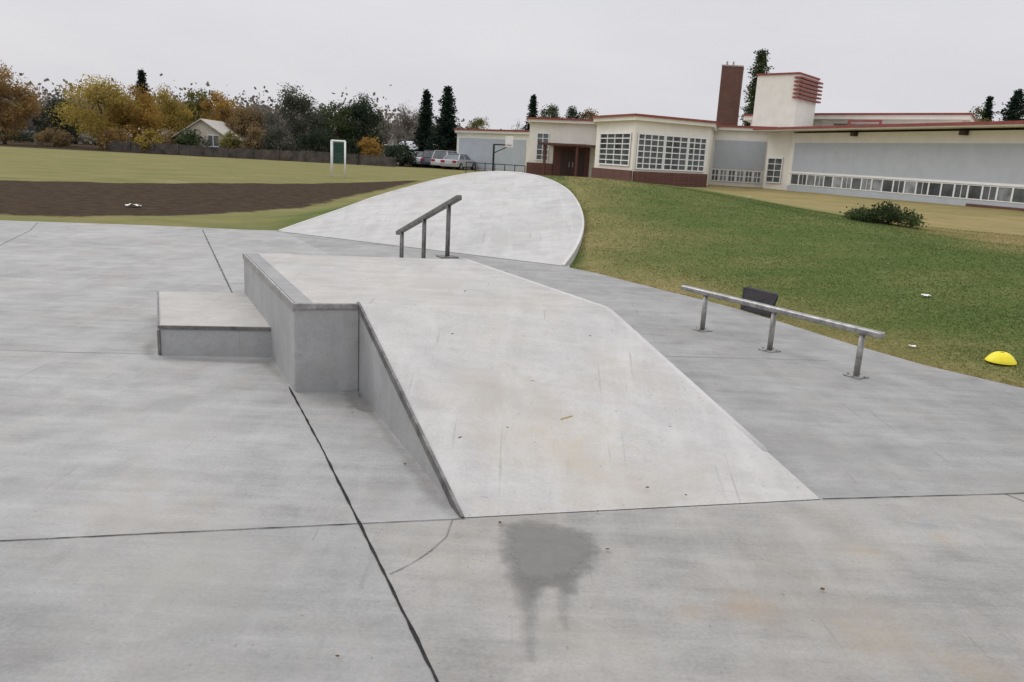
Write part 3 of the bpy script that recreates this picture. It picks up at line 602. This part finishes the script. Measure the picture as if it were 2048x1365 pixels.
sb0=g2(1264,52); SB=empty('school_building',(sb0.x,sb0.y,.1),'long low cream school building with red roof trim, grid windows and a brick entrance','school')
def back(a,b,dep):
    w=Wall(a,b); return [Vector((w.a.x,w.a.y)),Vector((w.b.x,w.b.y)),Vector(((w.b-w.n*dep).x,(w.b-w.n*dep).y)),Vector(((w.a-w.n*dep).x,(w.a-w.n*dep).y))]
def volume(poly,z1,name='wall',mat=cream,z0=-.3): mb=MB(); mb.prism([tuple(p_) for p_ in poly],z0,z1); return mb.build(name,mat,SB)
def roof(poly,z0,z1,over=.5,th=.14):
    c_=sum((Vector(p_) for p_ in poly),Vector((0,0)))/len(poly)
    q=[Vector(p_)+(Vector(p_)-c_).normalized()*over*1.3 for p_ in poly]; mb=MB(); mb.prism([tuple(x_) for x_ in q],z0,z1-.1); mb.prism([tuple(Vector(x_)+(x_-c_).normalized()*.06) for x_ in q],z1-.098,z1,0,1) 
    ob=mb.build('roof',[cream,roofm],SB); mb=MB(); e_=[Vector(x_)+(x_-c_).normalized()*.09 for x_ in q]
    for i in range(len(e_)):
        a_,b_=e_[i],e_[(i+1)%len(e_)]; mb.bar((a_.x,a_.y,z1-.02),(b_.x,b_.y,z1-.02),.06,th)
    mb.build('roof_trim',redt,ob)
wa=Wall(g2(912,80),g2(1062,73)); vol=[g2(912,80),g2(1062,73),g2(1075,90),g2(918,97)]; volume(vol,3.45); roof(vol,3.45,3.75,.3)
mb=MB(); wa.box(mb,wa.s(917),wa.s(1050),.2,2.95,.01,.05); mb.build('wall_panel',grayp,SB)
wb=Wall(g2(1055,66),g2(1192,64)); vol=[g2(1055,66),g2(1192,64),g2(1200,78),g2(1064,80)]; volume(vol,4.25); roof(vol,4.25,4.55,.35)
wb.window(wb.s(1071),wb.s(1096),1.3,3.45,2,5,SB)
mb=MB(); wb.box(mb,-.05,wb.s(1106),-.2,1.1,.01,.18); mb.build('brick_base',brk,SB)
mb=MB(); wb.box(mb,wb.s(1106),wb.s(1178),-.2,2.45,.01,.12); mb.build('entrance_surround',entr,SB)
mb=MB(); wb.box(mb,wb.s(1122),wb.s(1142),-.1,2.2,.121,.16); d1=mb.build('door',darkb,SB); mb=MB(); wb.box(mb,wb.s(1145),wb.s(1168),-.1,2.2,.121,.16); d2=mb.build('door',darkb,SB)
for dd1,pxx in ((d1,1140),(d2,1147)): mb=MB(); wb.box(mb,wb.s(pxx)-.03,wb.s(pxx)+.03,.9,1.3,.161,.22); mb.build('door_handle',steel,dd1)
mb=MB(); wb.box(mb,wb.s(1098),wb.s(1190),2.5,2.66,.02,3.0); mb.build('canopy',entr,SB)
for pxx in (1110,1172): mb=MB(); wb.box(mb,wb.s(pxx)-.08,wb.s(pxx)+.08,-.2,2.5,2.6,2.76); mb.build('canopy_post',entr,SB)
c_0,c_1,c_2=g2(1188,57.5),g2(1264,52),g2(1413,56); vol=[c_0,c_1,c_2,g2(1425,70),g2(1190,70)]; volume(vol,4.15); roof(vol,4.15,4.48,.3)
wc1=Wall(c_0,c_1); wc2=Wall(c_1,c_2)
wc1.window(wc1.s(1198),wc1.s(1259),1.3,3.4,4,6,SB,.08,.06); 
a_,b_=wc2.s(1270),wc2.s(1408); k3=[a_+(b_-a_)*t for t in (0,.38,.72,1)]
for i in range(3): wc2.window(k3[i]+.02,k3[i+1]-.02,1.15,3.4,(4,3,3)[i],6,SB,.08,.06)
mb=MB(); wc1.box(mb,-.1,wc1.len+.1,-.2,1.05,.01,.14); mb.build('brick_base',brk,SB); mb=MB(); wc2.box(mb,.1,wc2.len,-.2,1.02,.01,.14); mb.build('brick_base',brk,SB)
wd=Wall(g2(1405,64),g2(1540,62)); vol=[g2(1405,64),g2(1540,62),g2(1560,75),g2(1425,77)]; volume(vol,4.3); roof(vol,4.3,4.6,.3)
mb=MB(); wd.box(mb,wd.s(1426),wd.s(1528),1.42,3.55,.01,.05); mb.build('wall_panel',grayp,SB)
ks=np.linspace(wd.s(1424),wd.s(1526),7)
for i in range(6): wd.window(ks[i]+.02,ks[i+1]-.02,.45,1.36,2,2,SB,.06,.05,[glass,shade_m][i%2])
we=Wall(g2(1530,60.5),g2(1579,58.2)); vol=back((we.a.x,we.a.y),(we.b.x,we.b.y),6); volume(vol,4.22)
we.window(we.s(1536),we.s(1566),.6,2.4,2,4,SB)
wf=Wall(g2(1576,58),g2(2048,40)); fe=wf.p(wf.len+5,0); wf=Wall((wf.a.x,wf.a.y),(fe.x,fe.y)); vol=back((wf.a.x,wf.a.y),(fe.x,fe.y),15); volume(vol,4.1)
e0_=wf.p(-3.2,0,1.1); e1_=wf.p(wf.len+1,0,1.1); e2_=wf.p(wf.len+1,0,-15.5); e3_=wf.p(-3.2,0,-15.5)
mb=MB(); mb.prism([(v.x,v.y) for v in (e0_,e1_,e2_,e3_)],4.23,4.42,0,1); ro=mb.build('roof',[cream,roofm],SB)
mb=MB(); mb.bar(wf.p(-3.2,4.38,1.14),wf.p(wf.len+1,4.38,1.14),.06,.15); mb.bar(wf.p(-3.24,4.38,1.1),wf.p(-3.24,4.38,-15),.06,.15); mb.build('roof_trim',redt,ro)
mb=MB(); wf.box(mb,.5,wf.len,1.5,3.45,.01,.06); mb.build('wall_panel',grayp,SB)
mb=MB(); wf.box(mb,.3,wf.len,1.38,1.5,.01,.08); mb.build('sill_band',whitef,SB)
sw=.5; i=0
while sw<wf.len-1:
    wf.window(sw,sw+.89,.60,1.36,[1,2,1,2,1][i%5],1,SB,.045,.04,[glass,shade_m,glass,glass,shade_m][(i*3+i//4)%5],.05); sw+=.90; i+=1
mb=MB(); wf.box(mb,.2,wf.len,-.2,.55,.01,.05); mb.build('wall_base',grayp,SB)
mb=MB(); wf.box(mb,wf.s(1950),wf.len,-.2,.38,.052,.14); mb.build('brick_base',brk,SB)
for pxx in (1703,1921):
    s_=wf.s(pxx); mb=MB(); wf.box(mb,s_-.2,s_+.2,3.87,4.1,.02,.28); mb.build('wall_lamp',darkb,SB)
vol=[g2(1502,72,240),g2(1645,66,240),g2(1925,58,240),g2(1950,72,240),g2(1530,84,240)]; volume(vol,5.6,z0=4.0); roof(vol,5.6,6.0,.5)
wg=Wall(g2(1645,66,240),g2(1925,58,240)); mb=MB(); wg.box(mb,1,wg.len-1,4.8,5.3,.01,.05); mb.build('clerestory_band',shade_m,SB)
wh=Wall(g2(1697,58,245),g2(1764,56,245))
for nm_,args in (('roof_screen',(0,wh.len,5.05,5.18,0,.1)),('roof_screen',(0,.14,4.4,5.05,0,.1)),('roof_screen',(wh.len-.14,wh.len,4.4,5.05,0,.1))): mb=MB(); wh.box(mb,*args); mb.build(nm_,redt,SB)
t0,t1,t2=g2(1511,64,190),g2(1594,61.5,190),g2(1634,65,190); vol=[t0,t1,t2,g2(1552,69,190)]; volume(vol,8.45,'tower_wall',z0=4.0)
mb=MB(); cv=(t0+t2)/2; mb.prism([tuple(v+(v-cv).normalized()*.12) for v in vol],8.45,8.58); mb.build('roof_trim',redt,SB)
wt=Wall(t1,t2); wt0=Wall(t0,t1)
for k in range(6):
    z=6.75+.28*k; mb=MB(); wt.box(mb,-.02,wt.len+.3,z,z+.12,.02,.28); wt0.box(mb,wt0.len-.25,wt0.len+.2,z,z+.12,.02,.2); mb.build('louvre',redt,SB)
mb=MB(); ch=[g2(1438,66,190),g2(1480,66,190),g2(1482,68,190),g2(1441,68,190)]; ctz=at(1460,133,66).z; mb.prism([tuple(v) for v in ch],3.8,ctz); chm=mb.build('chimney',chb,SB)
cc=sum(ch,Vector((0,0)))/4; mb=MB(); mb.prism([tuple(v+(v-cc).normalized()*.05) for v in ch],ctz+.002,ctz+.1); mb.build('chimney_cap',caps,chm)
for f_ in (.35,.65):
    mb=MB(); v=ch[0].lerp(ch[1],f_); mb.tube([(v.x,v.y+.8,ctz+.1),(v.x,v.y+.8,ctz+.45)],.07,8); mb.build('chimney_pipe',caps,chm)
# ------------------------------------------------ goal
wp_=plain('white_goal_paint',(.8,.8,.8),.4,0,.03); netm=plain('green_netting',(.03,.085,.065),.8)
gl=P(663,354,0); gr_=P(690,356,0); gl.z=gr_.z=gz(gl.x,gl.y); dv=Vector((gl.x,gl.y,0)).normalized(); G=empty('goal_frame',tuple(gl),'white goal frame standing on the field in front of the wide dark tree','goal')
ht=at(666,282,gl.y).z-gl.z
for p0 in (gl,gr_): mb=MB(); mb.tube([p0,p0+dz*ht],.05,10); mb.build('post',wp_,G,smooth=True)
for p0 in (gl+dv*1.6+Vector((.06,0,0)),gr_+dv*1.6): mb=MB(); mb.tube([p0,p0+dz*ht],.035,8); mb.build('post',wp_,G,smooth=True)
mb=MB(); mb.tube([gl+dz*ht,gr_+dz*ht],.05,8); mb.tube([gl+dz*ht,gl+dv*1.6+dz*ht],.04,8); mb.tube([gr_+dz*ht,gr_+dv*1.6+dz*ht],.04,8); mb.build('crossbar',wp_,G)
mb=MB(); a_=gl+dv*1.55+Vector((.12,0,0)); b_=gr_+dv*1.55-Vector((.02,0,0)); k=7
for i in range(k+1):
    q_=a_.lerp(b_,i/k); mb.tube([q_+dz*.75,q_+dz*(ht-.08)],.028,4)
for i in range(14):
    z=.75+i*(ht-.85)/13; mb.tube([a_+dz*z,b_+dz*z],.028,4)
mb.build('net',netm,G)
# ------------------------------------------------ cars
tyre=plain('tyre_rubber',(.02,.02,.02),.9); chrome=plain('wheel_alloy',(.35,.35,.36),.35,.7); lampm=plain('lamp_glass',(.6,.6,.55),.2); lampr=plain('tail_lamp',(.35,.02,.02),.3)
def car(px,D,ang,colr,label,suv=False):
    q=g2(px,D,335); z0=gz(q.x,q.y); r=empty('parked_car',(q.x,q.y,z0),label,'car','parked cars'); M=Matrix.Translation((q.x,q.y,z0))@Matrix.Rotation(math.radians(ang),4,'Z'); k=1.15 if suv else 1
    pm=plain('car_paint',colr,.3,.1,.05,3)
    pr_=[(-2.15,.28),(-2.2,.55),(-2.12,.88),(-1.5,.95),(1.0,.95),(1.95,.82),(2.2,.62),(2.2,.3)]; mb=MB(); mb.M=M; n_=len(pr_); vs=[(x,-.86,z) for x,z in pr_]+[(x,.86,z) for x,z in pr_]
    mb.add(vs,[tuple(range(n_)),tuple(range(2*n_-1,n_-1,-1))]+[(i,n_+i,n_+(i+1)%n_,(i+1)%n_) for i in range(n_)]); mb.build('body',pm,r,bevel=.06)
    mb=MB(); mb.M=M; x0,x1,x2,x3=((-2.0,-1.75,.35,1.0) if suv else (-1.7,-1.1,.25,.95)); hz=1.45*k-.05
    mb.hexa([(x0,-.78,.93),(x3,-.78,.93),(x3,.78,.93),(x0,.78,.93),(x1,-.6,hz),(x2,-.6,hz),(x2,.6,hz),(x1,.6,hz)]); mb.build('side_window',glass,r,bevel=.03)
    mb=MB(); mb.M=M; mb.box((x1-.05,-.62,hz+.002),(x2+.05,.62,hz+.05))
    for sy in (-1,1):
        for (xa,xb) in ((x0,x1),(x3,x2),((x0+x3)/2,(x1+x2)/2)): mb.tube([(xa,.79*sy,.93),(xb,.61*sy,hz)],.045,5)
    mb.build('roof',pm,r)
    for x in (-1.35,1.35):
        for sy in (-1,1):
            mb=MB(); mb.M=M; mb.tube([(x,sy*.70,.33),(x,sy*.90,.33)],.33,16); w_=mb.build('wheel',tyre,r); mb=MB(); mb.M=M; mb.tube([(x,sy*.901,.33),(x,sy*.92,.33)],.2,12); mb.build('rim',chrome,w_)
    for sy in (-.6,.6):
        mb=MB(); mb.M=M; mb.box((2.19,sy-.2,.6),(2.225,sy+.2,.74)); mb.build('headlight',lampm,r); mb=MB(); mb.M=M; mb.box((-2.23,sy-.18,.65),(-2.17,sy+.18,.85)); mb.build('tail_light',lampr,r)
for a_ in [(18,108,5,(.03,.03,.035),'black car parked at the far left edge beyond the field'),(62,110,3,(.10,.13,.2),'dark blue car parked second from the left beyond the field'),(112,112,0,(.3,.3,.31),'grey car parked third from the left beyond the field'),(170,108,4,(.06,.065,.09),'dark car parked below the broad golden tree',True),(512,90,0,(.45,.45,.46),'light car parked behind the fence near the grey green tree'),
 (830,82,72,(.35,.36,.38),'silver grey car, leftmost of the row behind the round bank'),(852,82,75,(.62,.62,.62),'white car, second from the left in the row behind the round bank'),(875,80,72,(.10,.11,.14),'dark blue car in the middle of the row behind the round bank',True),(897,78,70,(.60,.60,.61),'white van shaped car, fourth in the row behind the round bank',True),(918,76,68,(.40,.41,.43),'grey car nearest the far left school wing')]: car(*a_)
# ------------------------------------------------ houses
def house(px,D,ang,w,l,hw,hr,cw,crf,label,name='house'):
    q=g2(px,D,290); z0=gz(q.x,q.y)-.05; r=empty(name,(q.x,q.y,z0),label,'house'); M=Matrix.Translation((q.x,q.y,z0))@Matrix.Rotation(math.radians(ang),4,'Z')
    wm=plain('siding_paint',cw,.8,0,.06,3); rm=plain('roof_shingle',crf,.85,0,.2,5)
    mb=MB(); mb.M=M; mb.add([(-w/2,-l/2,0),(w/2,-l/2,0),(w/2,l/2,0),(-w/2,l/2,0),(-w/2,-l/2,hw),(w/2,-l/2,hw),(w/2,l/2,hw),(-w/2,l/2,hw),(0,-l/2,hr),(0,l/2,hr)],[(0,1,5,8,4),(2,3,7,9,6),(1,2,6,5),(3,0,4,7)]); mb.build('wall',wm,r)
    mb=MB(); mb.M=M; o_=.35; sl_=(hr-hw)/(w/2)
    for s_ in (-1,1):
        e=(s_*(w/2+o_),hw-o_*sl_); mb.hexa([(0,-l/2-o_,hr+.02),(e[0],-l/2-o_,e[1]+.02),(e[0],l/2+o_,e[1]+.02),(0,l/2+o_,hr+.02),(0,-l/2-o_,hr+.14),(e[0],-l/2-o_,e[1]+.12),(e[0],l/2+o_,e[1]+.12),(0,l/2+o_,hr+.14)])
    mb.build('roof',rm,r)
    for x in (-w*.25,w*.22):
        mb=MB(); mb.M=M; mb.box((x-.45,-l/2-.05,1.0),(x+.45,-l/2-.005,2.0)); w_=mb.build('window',glass,r); mb=MB(); mb.M=M
        mb.box((x-.52,-l/2-.08,.93),(x+.52,-l/2-.051,1.0));mb.box((x-.52,-l/2-.08,2.0),(x+.52,-l/2-.051,2.07));mb.box((x-.03,-l/2-.08,1.0),(x+.03,-l/2-.051,2.0)); mb.build('frame',whitef,w_)
house(426,84,8,4.8,9,1.8,3.4,(.52,.48,.40),(.42,.39,.34),'pale gable fronted house between the yellow trees at the field edge')
house(305,94,60,6,9,1.5,2.6,(.5,.45,.36),(.38,.30,.22),'tan roofed house half hidden behind the yellow shrub')
house(786,90,10,1.9,4,1.3,3.1,(.58,.54,.46),(.3,.28,.25),'small pale steep gabled shed right of the orange bush','garden_shed')
house(882,98,75,8,9,1.6,2.5,(.6,.6,.58),(.45,.46,.47),'grey roofed white garage behind the parked cars','garage')
rq=at(904,294,86); mb=MB(); mb.box((rq.x-.4,rq.y-.2,rq.z-.35),(rq.x+.45,rq.y+.2,rq.z+.4)); RS=empty('street_sign',(rq.x,rq.y,0),'red square sign on a pole left of the far school wing','sign')
mb.build('sign_board',redt,RS,bevel=.02); mb=MB(); mb.tube([(rq.x,rq.y+.25,-.1),(rq.x,rq.y+.25,rq.z+.3)],.06,8); mb.build('pole',blackm,RS)
fm=plain('fence_wood',(.085,.072,.06),.9,0,.45,1.3); fa,fb=g2(215,79),g2(790,73); FE=empty('wooden_fence',(fa.x,fa.y,0),'long weathered dark wooden fence along the far edge of the field','fence')
fw=Wall(fa,fb); mb=MB(); x=0
while x<fw.len: wd_=random.uniform(.12,.15); fw.box(mb,x,x+wd_,.02,.92+random.uniform(-.05,.05)+.06*math.sin(x*.35),0,.02); x+=wd_+.012
mb.build('boards',fm,FE)
for k in range(0,int(fw.len/2.6)): 
    mb=MB(); fw.box(mb,k*2.6,k*2.6+.12,-.1,1.02,.03,.13); mb.build('fence_post',fm,FE)
q=g2(986,58,335); z0=gz(q.x,q.y); HO=empty('basketball_hoop',(q.x,q.y,z0),'black basketball hoop stand with a pale backboard before the far left school wing','basketball hoop')
tz=at(985,289,58).z; mb=MB(); mb.tube([(q.x,q.y,z0),(q.x,q.y,tz)],.07,8); mb.tube([(q.x,q.y,tz),(q.x+.95,q.y-.2,tz)],.05,8); mb.tube([(q.x,q.y,tz-.6),(q.x+.9,q.y-.2,tz-.15)],.035,8); mb.build('pole',blackm,HO)
mb=MB(); mb.box((q.x+.8,q.y-.26,tz-.15),(q.x+1.35,q.y-.21,tz+.6)); mb.build('backboard',whitef,HO,bevel=.01)
mb=MB(); c_=Vector((q.x+1.05,q.y-.5,tz)); mb.tube([c_+Vector((math.cos(t)*.22,math.sin(t)*.22,0)) for t in [2*math.pi*k/14 for k in range(15)]],.02,5); mb.build('ring',redt,HO)
ra_,rb2=g2(932,57),g2(1050,54); RW=Wall(ra_,rb2); z0=gz(ra_.x,ra_.y); RL=empty('railing',(ra_.x,ra_.y,z0),'low black metal railing between the round bank and the school entrance','railing')
mb=MB(); mb.bar(RW.p(0,z0+.95),RW.p(RW.len,z0+.95),.05,.05); mb.bar(RW.p(0,z0+.45),RW.p(RW.len,z0+.45),.04,.04); mb.build('rail',blackm,RL)
for k in range(7):
    mb=MB(); s_=RW.len*k/6; mb.tube([RW.p(s_,z0-.05),RW.p(s_,z0+.97)],.03,6); mb.build('post',blackm,RL)
# ------------------------------------------------ world, sun, camera
w=bpy.data.worlds.new('World'); bpy.context.scene.world=w; w.use_nodes=True; nt=w.node_tree; nt.nodes.clear()
AZ=310; EL=42
out=N(nt,'ShaderNodeOutputWorld'); bg=N(nt,'ShaderNodeBackground'); L(nt,bg.outputs[0],out.inputs[0]); bg.inputs[1].default_value=.1
sk=N(nt,'ShaderNodeTexSky',sky_type='NISHITA'); sk.sun_disc=False; sk.sun_elevation=math.radians(EL); sk.sun_rotation=math.radians(AZ); sk.dust_density=4; sk.air_density=1
tc=N(nt,'ShaderNodeTexCoord'); sp_=N(nt,'ShaderNodeSeparateXYZ'); L(nt,tc.outputs['Generated'],sp_.inputs[0])
cn=noise(nt,tc.outputs['Generated'],1.6,5,.55,sc=(1,1,3.5)); 
zg=mr(nt,sp_.outputs[2],.2,.95,1.0,2.2); cl=mixc(nt,mr(nt,cn,.3,.7),(6.4,6.4,6.9),(7.6,7.55,7.85))
vm=N(nt,'ShaderNodeVectorMath',operation='SCALE'); L(nt,cl,vm.inputs[0]); L(nt,zg,vm.inputs['Scale'])
L(nt,mixc(nt,.94,sk.outputs[0],vm.outputs[0]),bg.inputs[0])
sl_=bpy.data.lights.new('sun','SUN'); sl_.energy=.95; sl_.angle=math.radians(25); sl_.color=(1,.97,.93); so=bpy.data.objects.new('sun',sl_); col.objects.link(so)
az=math.radians(AZ); el=math.radians(EL); sdv=Vector((math.sin(az)*math.cos(el),math.cos(az)*math.cos(el),math.sin(el))); so.rotation_euler=sdv.to_track_quat('Z','Y').to_euler()
cd=bpy.data.cameras.new('camera'); co=bpy.data.objects.new('camera',cd); col.objects.link(co); cd.lens=FPX/2048*36; cd.sensor_width=36; cd.clip_end=3000; cd.clip_start=.05
Mx=Matrix((Rt,Up,-Fw)).transposed().to_4x4(); Mx.translation=EYE; co.matrix_world=Mx
sc=bpy.context.scene; sc.camera=co; sc.view_settings.view_transform='Standard'; sc.view_settings.look='None'; sc.view_settings.exposure=0
